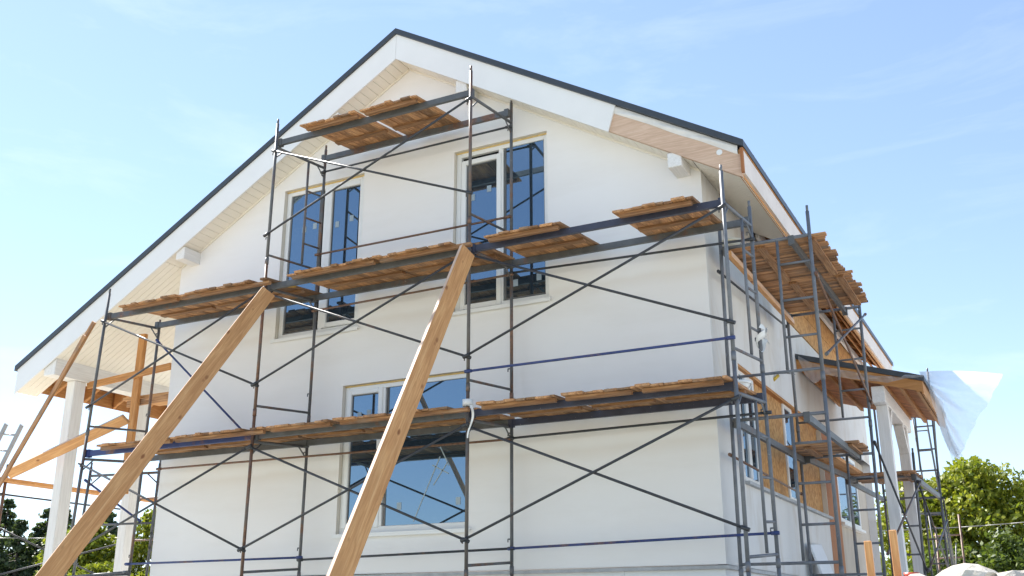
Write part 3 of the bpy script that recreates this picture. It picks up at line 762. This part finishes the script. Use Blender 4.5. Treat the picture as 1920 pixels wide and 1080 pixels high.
# ------------------------------------------------------------------ raking planks propping the front scaffold
def plank(name, p, q, w, th, label, cat, m='pine_x', up=None, group=None):
    """one board; local x runs along it"""
    p, q = Vector(p), Vector(q); d = (q-p); ln = d.length; d.normalize()
    up = Vector(up) if up else Vector((0, 0, 1)); s = up.cross(d).normalized(); n = d.cross(s).normalized()
    bm = BM(); box(bm, (-ln/2, -w/2, -th/2), (ln/2, w/2, th/2)); bevel(bm, .004)
    pale = 'pink_x' if m == 'pine_x' else m  # paler long edges: the sunlight on them is put into the colour
    bm.normal_update()
    for f in bm.faces: f.material_index = 1 if abs(f.normal.y) > .9 else 0
    o = obj(name, bm, [m, pale]); o.matrix_world = Matrix(((d.x, s.x, n.x, 0), (d.y, s.y, n.y, 0), (d.z, s.z, n.z, 0), (0, 0, 0, 1))) @ Matrix.Identity(4)
    o.location = (p+q)/2
    return tag(o, label, cat, group)
def extend(a, b, z):
    a, b = Vector(a), Vector(b); t_ = (z-a.z)/(b.z-a.z); return a+(b-a)*t_
p1a, p1b = (-2.83, -1.37, 4.30), (-2.42, -4.35, .78)
plank('raking_plank', p1a, extend(p1a, p1b, GZ), .195, .05, 'long knotty pine plank leaning against the left part of the scaffold', 'plank', 'pine_x', (.88, -.47, .15))
p2a, p2b = (.06, -1.36, 4.36), (.46, -4.0, .69)
plank('raking_plank', p2a, extend(p2a, p2b, GZ), .205, .055, 'long knotty pine plank leaning on the scaffold before the wide lower window', 'plank', 'pine_x', (.95, -.31, .1))

# ------------------------------------------------------------------ side scaffold along the right wall
ss = thing('scaffolding', 'grey steel ladder frame scaffolding along the right side wall and porch', 'scaffolding', (3.1, 4, GZ))
SF = {0: (lean(3.59, 3.607, .1, .8, 4.7), lean(2.57, 2.598, .1, .8, 4.7)), 1: (lean(3.565, 3.633, 3.2, .8, 4.7), lean(2.66, 2.64, 3.2)),
      2: (lean(3.745, 3.79, 6.0, .8, 2.8), lean(2.80, 2.80, 6.0)), 3: (lean(3.82, 3.89, 9.0, 1.0, 3.8), lean(2.9, 2.9, 9.0)), 4: (lean(3.66, 3.46, 12.0, 1.3, 5.7), lean(2.7, 2.6, 12.0))}
for k, lv in ((0, 3), (1, 3), (2, 2), (3, 3), (4, 3)):
    for l in range(lv):
        zb = -1.2+2*l
        top = 1.62 if k != 2 else 1.65
        scaf_frame(ss, SF[k][0], SF[k][1], zb, 'polelight' if k < 2 else 'pole', rise=0.0, ladder=(.36 if k < 3 else .3, 0, (.48, .90, 1.32)) if l > 0 else None, hl=1.9 if (l == 2) else 2.0, rungs=(.10,), top=top, brackets=False)
def P_(k, side_, z): return Vector(SF[k][side_](z))
for k, z in ((0, 4.385), (0, 2.39)):
    for s_, a in ((0, .80), (1, .06)):
        pa = P_(k, 1, z).lerp(P_(k, 0, z), a if s_ == 0 else .06); pb = P_(k+1, 1, z).lerp(P_(k+1, 0, z), a if s_ == 0 else .04)
        beam(ss, pa, pb, 'beam' if (s_ == 0 or z < 3) else 'beam')
for s_ in (0, 1): beam(ss, P_(2, s_, 2.43)+Vector((-.02, 0, 0)), P_(3, s_, 2.43)+Vector((-.02, 0, 0)))
beam(ss, P_(1, 1, 2.40)+Vector((.1, 0, 0)), P_(2, 1, 2.43)+Vector((.1, 0, 0)))
ox = Vector((.035, 0, 0))
brace(ss, P_(0, 0, 3.95)+ox, P_(1, 0, 3.10)+ox, .0143, 'rusty'); brace(ss, P_(0, 0, 3.05)+ox*1.8, P_(1, 0, 4.30)+ox*1.8, .0143, 'pole')
brace(ss, P_(1, 0, 2.55)+ox, P_(2, 0, 1.05)+ox, .0143, 'brace'); brace(ss, P_(1, 0, 1.15)+ox*1.8, P_(2, 0, 2.35)+ox*1.8, .0143, 'pole')
brace(ss, P_(2, 0, 2.35)+ox, P_(3, 0, 1.05)+ox, .0143, 'brace'); brace(ss, P_(2, 0, 1.05)+ox*1.8, P_(3, 0, 2.0)+ox*1.8, .0143, 'pole')
brace(ss, P_(3, 0, 4.4)+ox, P_(4, 0, 3.1)+ox, .0143, 'brace'); brace(ss, P_(3, 0, 2.4)+ox, P_(4, 0, 1.2)+ox, .0143, 'brace')
brace(ss, P_(0, 1, 4.15)-ox, P_(1, 1, 4.28)-ox, .0143, 'brace'); brace(ss, P_(0, 1, 2.05)-ox, P_(1, 1, 1.95)-ox, .0143, 'rusty')
for k in (2, 3): brace(ss, P_(k, 0, .95)-ox, P_(k+1, 0, .95)-ox, .0143, 'rusty')

def side_deck(y0, y1, x0, x1, z, label, jx=.04):
    root = thing('platform', label, 'platform', ((x0+x1)/2, (y0+y1)/2, z), 'wooden board platforms on the side scaffold')
    bm = BM(); y = y0
    while y < y1-.03:
        e = min(y+random.uniform(.05, .11), y1); a, c = x0+random.uniform(-jx, jx), x1+random.uniform(-jx, jx); k1, k2 = random.uniform(-.004, .005), random.uniform(-.004, .005)
        vs = []
        for xx, kz in ((a, k1), (c, k2)):
            for yy in (y+.002, e-.003):
                for zt in (0, .024): vs.append(bm.verts.new((xx, yy, z+zt+kz)))
        for f in ((0,1,3,2),(4,6,7,5),(0,4,5,1),(2,3,7,6),(0,2,6,4),(1,5,7,3)): bm.faces.new([vs[i] for i in f])
        y = e
    bmesh.ops.recalc_face_normals(bm, faces=bm.faces); obj('boards', bm, 'old_x', root)
    for fx in (.36, .87):
        xx = x0+(x1-x0)*fx
        obj('batten', one(bar, (xx, y0+.05, z-.018), (xx, y1-.05, z-.018), .09, .03), 'old_y', root)
    return root
side_deck(.16, 1.62, 2.62, 3.74, 4.425, 'nearer half of the brown board platform under the right eave'); side_deck(1.64, 3.08, 2.66, 3.78, 4.425, 'farther half of the brown board platform under the right eave')
side_deck(2.30, 3.16, 2.56, 3.56, 2.435, 'brown board platform on the lower level before the osb panels')
side_deck(5.7, 6.85, 2.85, 3.80, 2.475, 'brown board platform on the lower level between the porch posts')
plank('scaffold_plank', (2.82, 3.0, 2.40+.09), (2.82, 5.95, 2.52), .42, .05, 'wide pine board laid along the side wall below the porch roof', 'plank', 'rough_x')
plank('timber_rail', (2.70, .05, 4.335), (2.70, 3.25, 4.335), .06, .07, 'pale square timber under the brown platform at the eave', 'timber', 'pine_x')

# ------------------------------------------------------------------ left porch scaffolding and loose timbers
ls = thing('scaffolding', 'dark steel frame scaffolding standing inside the left porch', 'scaffolding', (-6.8, 1, GZ))
LF = [(lean(-7.22, -7.05, -.1, 1.0, 4.0), lean(-5.97, -5.90, .1, 1.0, 4.0)), (lean(-8.9, -8.85, 2.4, 1, 4), lean(-7.9, -7.9, 2.4, 1, 4)), (lean(-8.3, -8.2, 3.6, 1, 4), lean(-7.3, -7.3, 3.6, 1, 4))]
for k, (a, c) in enumerate(LF):
    for l in range(2): scaf_frame(ls, a, c, -1.2+2*l, 'rusty' if k else 'pole', rise=0, rungs=(.1, .9), hl=2.0 if l == 0 else (1.75, 2.1, 1.75)[k], top=1.62)
for z in (.95, 1.35, 1.55): brace(ls, LF[0][1](z), (-8.1, 2.42, z-.02), .015, 'brace')
brace(ls, (-7.2, -.1, 2.35), (-6.2, .05, 1.75), .016, 'blue'); 
plank('timber_upright', (-6.93, .42, 4.72), (-6.965, .42, 2.2), .13, .07, 'upright orange timber standing under the cream porch soffit', 'timber', 'rough_x', (0, 1, 0))
plank('nailed_board', (-8.0, .36, 3.98), (-6.2, .36, 4.10), .035, .11, 'board nailed level across the upright orange timber', 'board', 'rough_x')
plank('nailed_board', (-7.2, .5, 3.62), (-6.0, .5, 3.66), .04, .10, 'short board under the small plank shelf in the left porch', 'board', 'old_x')
sh = thing('plank_shelf', 'small shelf of pale planks beside the upright timber in the left porch', 'shelf', (-6.7, .7, 3.8))
for k in range(3): obj('plank', one(box, (-7.35+.1*k, .52+.2*k, 3.70), (-6.0, .71+.2*k, 3.745)), 'pine_x', sh)
plank('scaffold_plank', (-9.0, -.45, 2.47), (-9.0, 3.4, 2.45), .25, .05, 'long level orange plank running back beside the left porch posts', 'plank', 'rough_x')
plank('scaffold_plank', (-8.70, -.32, 2.52), (-6.27, -.32, 3.17), .16, .05, 'pale plank sloping up to the right behind the white porch post', 'plank', 'pine_x', (.8, -.5, -.45))
plank('thin_board', (-6.02, -1.30, 4.36), (-7.75, -1.55, 1.30), .085, .03, 'long thin brown board leaning on the leftmost scaffold pole', 'board', 'old_x', (0, -1, .3))
plank('thin_board', (-6.10, -1.36, 4.16), (-6.62, -1.42, 3.22), .075, .03, 'short brown board nailed onto the leaning thin board', 'board', 'old_x', (0, -1, .3))
tp = thing('scaffold_pole', 'rusty upright scaffold pole at the left picture edge below the plank', 'pole', (-9.06, -.15, GZ))
bm = BM(); tube(bm, (-9.06, -.12, GZ), (-9.0, -.12, 2.72), .024); obj('tube', bm, 'rusty', tp)
bm = BM(); tube(bm, (-9.05, -.12, 2.26), (-9.0, 2.6, 2.23), .015); tube(bm, (-9.1, -.12, 2.26), (-9.0, -.12, 2.26), .03); obj('crossbar', bm, 'brace', tp)
bm = BM(); tube(bm, (-9.05, -.1, 1.75), (-9.0, 2.2, 1.0), .014); tube(bm, (-9.4, -.1, .95), (-8.9, 2.6, 1.75), .014); obj('brace', bm, 'brace', tp)
ld = thing('ladder', 'aluminium ladder sloping up at the left picture edge', 'ladder', (-9.6, 0, GZ))
d1 = Vector((.55, .0, 1)).normalized()
pa, pb = Vector((-8.84, -.10, 3.34)), Vector((-9.22, -.10, 3.39))
for p in (pa, pb): obj('stile', one(bar, p, p-d1*4.0, .028, .075, (1, 0, 0)), 'alu', ld)
for k in range(9): obj('rung', one(tube, pa-d1*(.18+.28*k), pb-d1*(.18+.28*k), .015, 8), 'alu', ld)

# ------------------------------------------------------------------ far rusty frame
ff = thing('ladder_scaffold', 'rusty ladder shaped scaffold frame standing alone before the dark trees', 'scaffold frame', (3.6, 12.5, GZ))
for x0, x1, tp_ in ((3.28, 3.38, 2.2), (3.80, 3.86, 2.42)): obj('standard', one(tube, (x0, 12.5, GZ), (x1, 12.5, tp_), .022), 'rusty', ff)
for z in (1.1, 1.55, 2.0, .6): obj('rung', one(tube, (3.33, 12.5, z), (3.83, 12.5, z+.01), .018), 'rusty', ff)
obj('prop', one(tube, (3.62, 12.45, .9), (3.74, 12.45, 1.85), .012), 'alu', ff)

# ------------------------------------------------------------------ small things
tr_ = thing('tape_roll', 'roll of white tape wrapped on the middle scaffold standard with a loose end', 'tape', (0, OY, 2.62))
bm = BM(); tube(bm, (-.012, OY, 2.60), (-.012, OY, 2.675), .06, 18); obj('roll', bm, 'white_plastic', tr_)
bm = BM(); g = []
for i in range(12):
    u = i/11; g.append([bm.verts.new((.035+.03*math.sin(5*u)+k*.035*(1-.5*u), OY-.045, 2.60-.36*u)) for k in (0, 1)])
for i in range(11): bm.faces.new((g[i][0], g[i][1], g[i+1][1], g[i+1][0]))
obj('loose_end', bm, 'white_plastic', tr_)
def bucket(name, x, y, z, r, h, m, label, cat='bucket', lip=True):
    b_ = thing(name, label, cat, (x, y, z))
    bm = BM(); tube(bm, (x, y, z), (x, y, z+h), r*.86, 22, r); obj('tub', bm, m, b_)
    bm = BM(); tube(bm, (x, y, z+h-.03), (x, y, z+h), r*1.05, 22); obj('rim', bm, m, b_)
    bm = BM(); pts = [(x+r*1.04*math.cos(q), y-.02-.03*math.sin(q), z+h-.02-.10*math.sin(q)) for q in np.linspace(0, math.pi, 9)]
    curve_tube(bm, pts, .004, 5); obj('handle', bm, 'alu', b_)
    return b_
bucket('bucket', 2.86, -.55, 2.60, .13, .09, 'white_plastic', 'white tub standing at the corner end of the lowest front platform')
bucket('bucket', 2.68, .30, 4.452, .12, .12, 'cream_plastic', 'cream tub on the near end of the platform under the eave')
bucket('bucket', 4.72, -3.95, .46, .045, .16, 'red_plastic', 'red tub half hidden behind the pale stones')
bm = BM(); curve_tube(bm, [(XR+.004, 2.95, 3.50), (XR+.05, 3.05, 3.58), (XR+.10, 3.3, 3.63), (XR+.16, 3.55, 3.66)], .007)
wl = thing('wire', 'short grey wire with a yellow socket sticking out of the side wall', 'wire', (XR, 3, 3.5)); obj('cord', bm, 'cable', wl)
bm = BM(); tube(bm, (XR+.0, 2.90, 3.46), (XR+.05, 2.98, 3.535), .022, 10); obj('socket', bm, 'yellow', wl)
# leaning white board against the side wall
bm = BM(); pts = [(2.50, 3.72, 1.36), (2.50, 4.62, 1.36), (2.95, 5.0, .6), (3.05, 3.95, .3)]
wb = plank('leaning_board', (2.52, 4.3, 1.36), (3.35, 4.5, GZ), .85, .03, 'white insulation board leaning against the side wall behind the ladder frames', 'board', 'board_white', (1, 0, .3))
bm = BM()
g = []
for i in range(9):
    u = i/8; g.append([bm.verts.new((3.045+.05*math.sin(6*u+v*2.0)+.02*v, IY-.06+.12*v+.03*math.sin(9*u), 3.33-.24*u*(1-.35*v)+.05*math.sin(7*v+3*u))) for v in np.linspace(0, 1, 7)])
for i in range(8):
    for j in range(6): bm.faces.new((g[i][j], g[i+1][j], g[i+1][j+1], g[i][j+1])).smooth = True
tag(obj('plastic_bag', bm, 'white_plastic', None, False, (3.04, IY, 3.2)), 'crumpled white plastic bag tied to the corner scaffold frame', 'plastic bag')
for x, y, z, lb in ((4.475, -3.9, .82, 'shorter upright wooden stake beside the pale stones'), (4.625, -3.85, .885, 'taller upright wooden stake beside the pale stones')):
    plank('stake', (x, y, z), (x+.01, y, GZ), .045, .03, lb, 'stake', 'pine_x', (0, 1, 0))
plank('off_cut', (2.87, .32, .78), (2.80, .30, .52), .06, .02, 'yellowish wood off-cut stuck by the base of the corner scaffold', 'wood scrap', 'pine_x', (0, 1, 0))

# pale stone heap in the lower right corner
hm = BM(); bmesh.ops.create_icosphere(hm, subdivisions=4, radius=1)
for v in hm.verts:
    q = v.co.copy(); v.co = Vector((6.3+2.3*q.x, -3.9+1.7*q.y, GZ+1.78*max(q.z, -.05)+.05*math.sin(9*q.x+5*q.y)))
tag(obj('spoil_heap', hm, 'ground', None, True, (6.3, -3.9, GZ)), 'heap of pale soil and rubble under the stones', 'heap')
def stone(x, y, z, sx, sy_, sz, rot, label):
    bm = BM(); bmesh.ops.create_icosphere(bm, subdivisions=3, radius=1)
    sd = random.random()*50
    planes = [(Vector((random.gauss(0, 1), random.gauss(0, 1), random.gauss(0, 1))).normalized(), random.uniform(.55, .85)) for _ in range(9)]
    for v in bm.verts:
        c = v.co.copy()
        for n_, d_ in planes:
            k = c.dot(n_)
            if k > d_: c -= n_*(k-d_)
        c *= 1+.06*math.sin(7*c.x+sd)*math.sin(6*c.y+sd*2)
        v.co = Vector((c.x*sx, c.y*sy_, c.z*sz))
    bmesh.ops.rotate(bm, cent=(0, 0, 0), matrix=Euler((random.uniform(-.15, .15), random.uniform(-.15, .15), rot)).to_matrix(), verts=bm.verts)
    o = obj('stone', bm, 'stone', None, False); o.location = (x, y, z); tag(o, label, 'stone', 'pale stones on the heap')
ST = [(4.60, -4.15, .46, .16, .14, .12, 'small pale stone at the left foot of the stone row'), (4.80, -4.05, .48, .17, .2, .12, 'flat pale stone next to the red tub'),
      (5.02, -4.2, .51, .24, .2, .13, 'broad rounded pale stone left of the row middle'), (5.27, -4.1, .50, .20, .2, .11, 'low cream stone in the middle of the row'),
      (5.52, -4.1, .54, .24, .22, .12, 'large bright slab stone right of the row middle'), (5.80, -4.2, .53, .24, .2, .12, 'pale slab stone at the right picture edge'),
      (6.2, -4.2, .50, .25, .2, .14, 'pale stone just beyond the right picture edge')]
for k, (x, y, z, a, b_, c, lb) in enumerate(ST): stone(x, y, z+.012, a, b_, c, random.uniform(-.4, .4), lb)

# ------------------------------------------------------------------ trees
def leaf_mesh(name, centers, sizes, nper, spread, leaf, m, parent, flat=1.0):
    C = np.repeat(centers, nper, axis=0); S = np.repeat(sizes, nper)
    n = len(C); d = rng.normal(size=(n, 3)); d /= np.linalg.norm(d, axis=1)[:, None]; r = rng.random(n)**.45
    P = C + d*(r*S*spread)[:, None]*np.array([1, 1, flat])
    a = rng.normal(size=(n, 3)); a /= np.linalg.norm(a, axis=1)[:, None]
    b = np.cross(a, rng.normal(size=(n, 3))); b /= np.linalg.norm(b, axis=1)[:, None]
    l = leaf*(.6+.8*rng.random(n))[:, None]
    V = np.stack([P-a*l, P+b*l*.5-a*l*.1, P+a*l, P-b*l*.5-a*l*.1], 1).reshape(-1, 3) - np.array(wloc(parent))
    me = bpy.data.meshes.new(name); me.vertices.add(4*n); me.vertices.foreach_set('co', V.ravel())
    me.loops.add(4*n); me.loops.foreach_set('vertex_index', np.arange(4*n, dtype=np.int32))
    me.polygons.add(n); me.polygons.foreach_set('loop_start', np.arange(0, 4*n, 4, dtype=np.int32)); me.polygons.foreach_set('loop_total', np.full(n, 4, dtype=np.int32))
    me.update(calc_edges=True); me.validate(); me.materials.append(MT[m])
    o = bpy.data.objects.new(name, me); COL.objects.link(o); o.parent = parent
    return o
def broadleaf(x, y, h, rad, m, label, clumps=70, nper=150, leaf=.10, low=.25, name='broadleaf_tree', group=None):
    root = thing(name, label, 'tree', (x, y, GZ), group)
    bm = BM(); H = h-GZ
    tube(bm, (x, y, GZ), (x+.1, y, GZ+H*.45), .05*H*.5+.04, 9, .03*H*.4)
    tube(bm, (x+.1, y, GZ+H*.45), (x, y+.1, GZ+H*.85), .03*H*.4, 8, .02)
    cs = []; sz = []
    for k in range(clumps):
        q = rng.random()*6.283; t_ = low+(1-low)*rng.random()**.8
        prof = math.sin(math.pi*min(1, max(.06, (t_-low*.6)/(1-low*.6)))**.85)**.6
        rr = rad*prof*(.45+.6*rng.random()**.6)
        c = (x+rr*math.cos(q), y+rr*math.sin(q), GZ+H*t_*.94+.1*rng.normal())
        cs.append(c); sz.append(rad*(.20+.16*rng.random()))
        if k % 5 == 0: tube(bm, (x+.05, y, GZ+H*max(.2, t_*.6)), c, .05, 6, .012)
    obj('trunk', bm, 'bark', root, True)
    leaf_mesh('crown', np.array(cs), np.array(sz), nper, 1.0, leaf, m, root, .8)
    return root
def conifer(x, y, h, rad, label, group=None):
    root = thing('conifer', label, 'tree', (x, y, GZ), group); H = h-GZ
    bm = BM(); tube(bm, (x, y, GZ), (x, y, h), .18, 8, .02)
    cs = []; sz = []
    for t_ in np.linspace(.05, .99, 34):
        r0 = rad*(1-t_)**.75
        for k in range(max(3, int(9*(1-t_))+3)):
            q = rng.random()*6.283; rr = r0*(.35+.75*rng.random()); c = (x+rr*math.cos(q), y+rr*math.sin(q), GZ+H*t_-rr*.30)
            cs.append(c); sz.append(.25+.55*(1-t_)*rng.random())
            if k % 2 == 0: tube(bm, (x, y, GZ+H*t_), c, .03, 5, .008)
    obj('trunk', bm, 'bark', root, True)
    leaf_mesh('crown', np.array(cs), np.array(sz), 60, 1.0, .11, 'leaf_dark', root, .5)
    return root
TR = 'trees right of the house'; TLG = 'trees left of the house'
broadleaf(3.35, 29.0, 6.1, 2.3, 'leaf_bright', 'large bright green tree below the flapping polythene sheet', 120, 170, .105, .1, group=TR)
broadleaf(1.2, 29.5, 5.5, 2.0, 'leaf_bright', 'yellow green tree seen behind the porch posts', 80, 150, .10, .1, group=TR)
broadleaf(4.4, 31.0, 4.8, 1.5, 'leaf_mid', 'thin dark green tree at the right picture edge', 34, 90, .09, .25, group=TR)
broadleaf(4.2, 26.0, 2.9, 1.7, 'leaf_mid', 'low dark shrub below the thin tree at the right edge', 60, 170, .09, .02, 'shrub', TR)
broadleaf(2.4, 26.5, 2.6, 2.0, 'leaf_mid', 'low dark shrub behind the lone rusty frame', 60, 170, .09, .02, 'shrub', TR)
broadleaf(6.6, 30.0, 4.4, 2.2, 'leaf_mid', 'dark green tree beyond the right picture edge', 60, 150, .10, .05, group=TR)
for cx_, cy_, ch_, cr_w, lb in ((-42.6, 24.0, 6.3, 2.6, 'dark spruce at the left picture edge'), (-41.4, 26.5, 6.0, 2.6, 'dark spruce behind the rusty pole'), (-45.5, 24.0, 5.6, 2.8, 'dark spruce beyond the left picture edge'),
    (-39.6, 26.0, 6.1, 2.6, 'dark spruce left of the white porch post'), (-44.0, 26.0, 6.6, 2.6, 'tallest dark spruce left of the porch'), (-37.8, 27.4, 5.7, 2.5, 'dark spruce behind the white porch post'), (-40.4, 24.2, 5.2, 2.5, 'lower dark spruce between the rusty pole and the porch post')):
    conifer(cx_, cy_, ch_, cr_w, lb, TLG)
broadleaf(-25.6, 15.7, 3.9, 1.7, 'leaf_bright', 'yellow green tree just left of the white porch post', 100, 220, .085, .05, group=TLG)
broadleaf(-23.4, 17.0, 4.2, 1.9, 'leaf_bright', 'yellow green tree behind the big left raking plank', 100, 220, .085, .05, group=TLG)
broadleaf(-21.2, 18.2, 4.4, 1.9, 'leaf_bright', 'yellow green tree next to the left house corner', 100, 220, .085, .05, group=TLG)
broadleaf(-15.2, 10.4, 2.4, 1.5, 'leaf_bright', 'light green bush low beside the left house corner', 70, 220, .06, .02, 'bush', TLG)
broadleaf(-17.0, 8.9, 1.75, 1.2, 'leaf_bright', 'light green bush behind the foot of the white porch post', 50, 220, .06, .02, 'bush', TLG)
broadleaf(-21.0, 8.2, 1.45, 1.3, 'leaf_bright', 'light green bush low at the left picture edge', 50, 220, .065, .02, 'bush', TLG)
# overhead wires
for a, c, lb in (((2.2, 33, 4.9), (5.2, 33, 5.0), 'upper overhead wire passing the bright green tree'), ((-.5, 24, 3.05), (8.0, 24, 3.35), 'lower overhead wire passing the bright green tree'), ((-32, 10, 3.2), (-20, 20, 3.45), 'overhead wire passing the left spruces')):
    bm = BM(); curve_tube(bm, [Vector(a).lerp(Vector(c), s)-Vector((0, 0, .12*math.sin(math.pi*s))) for s in np.linspace(0, 1, 13)], .011, 5)
    tag(obj('overhead_wire', bm, 'alu', None, False, a), lb, 'wire')
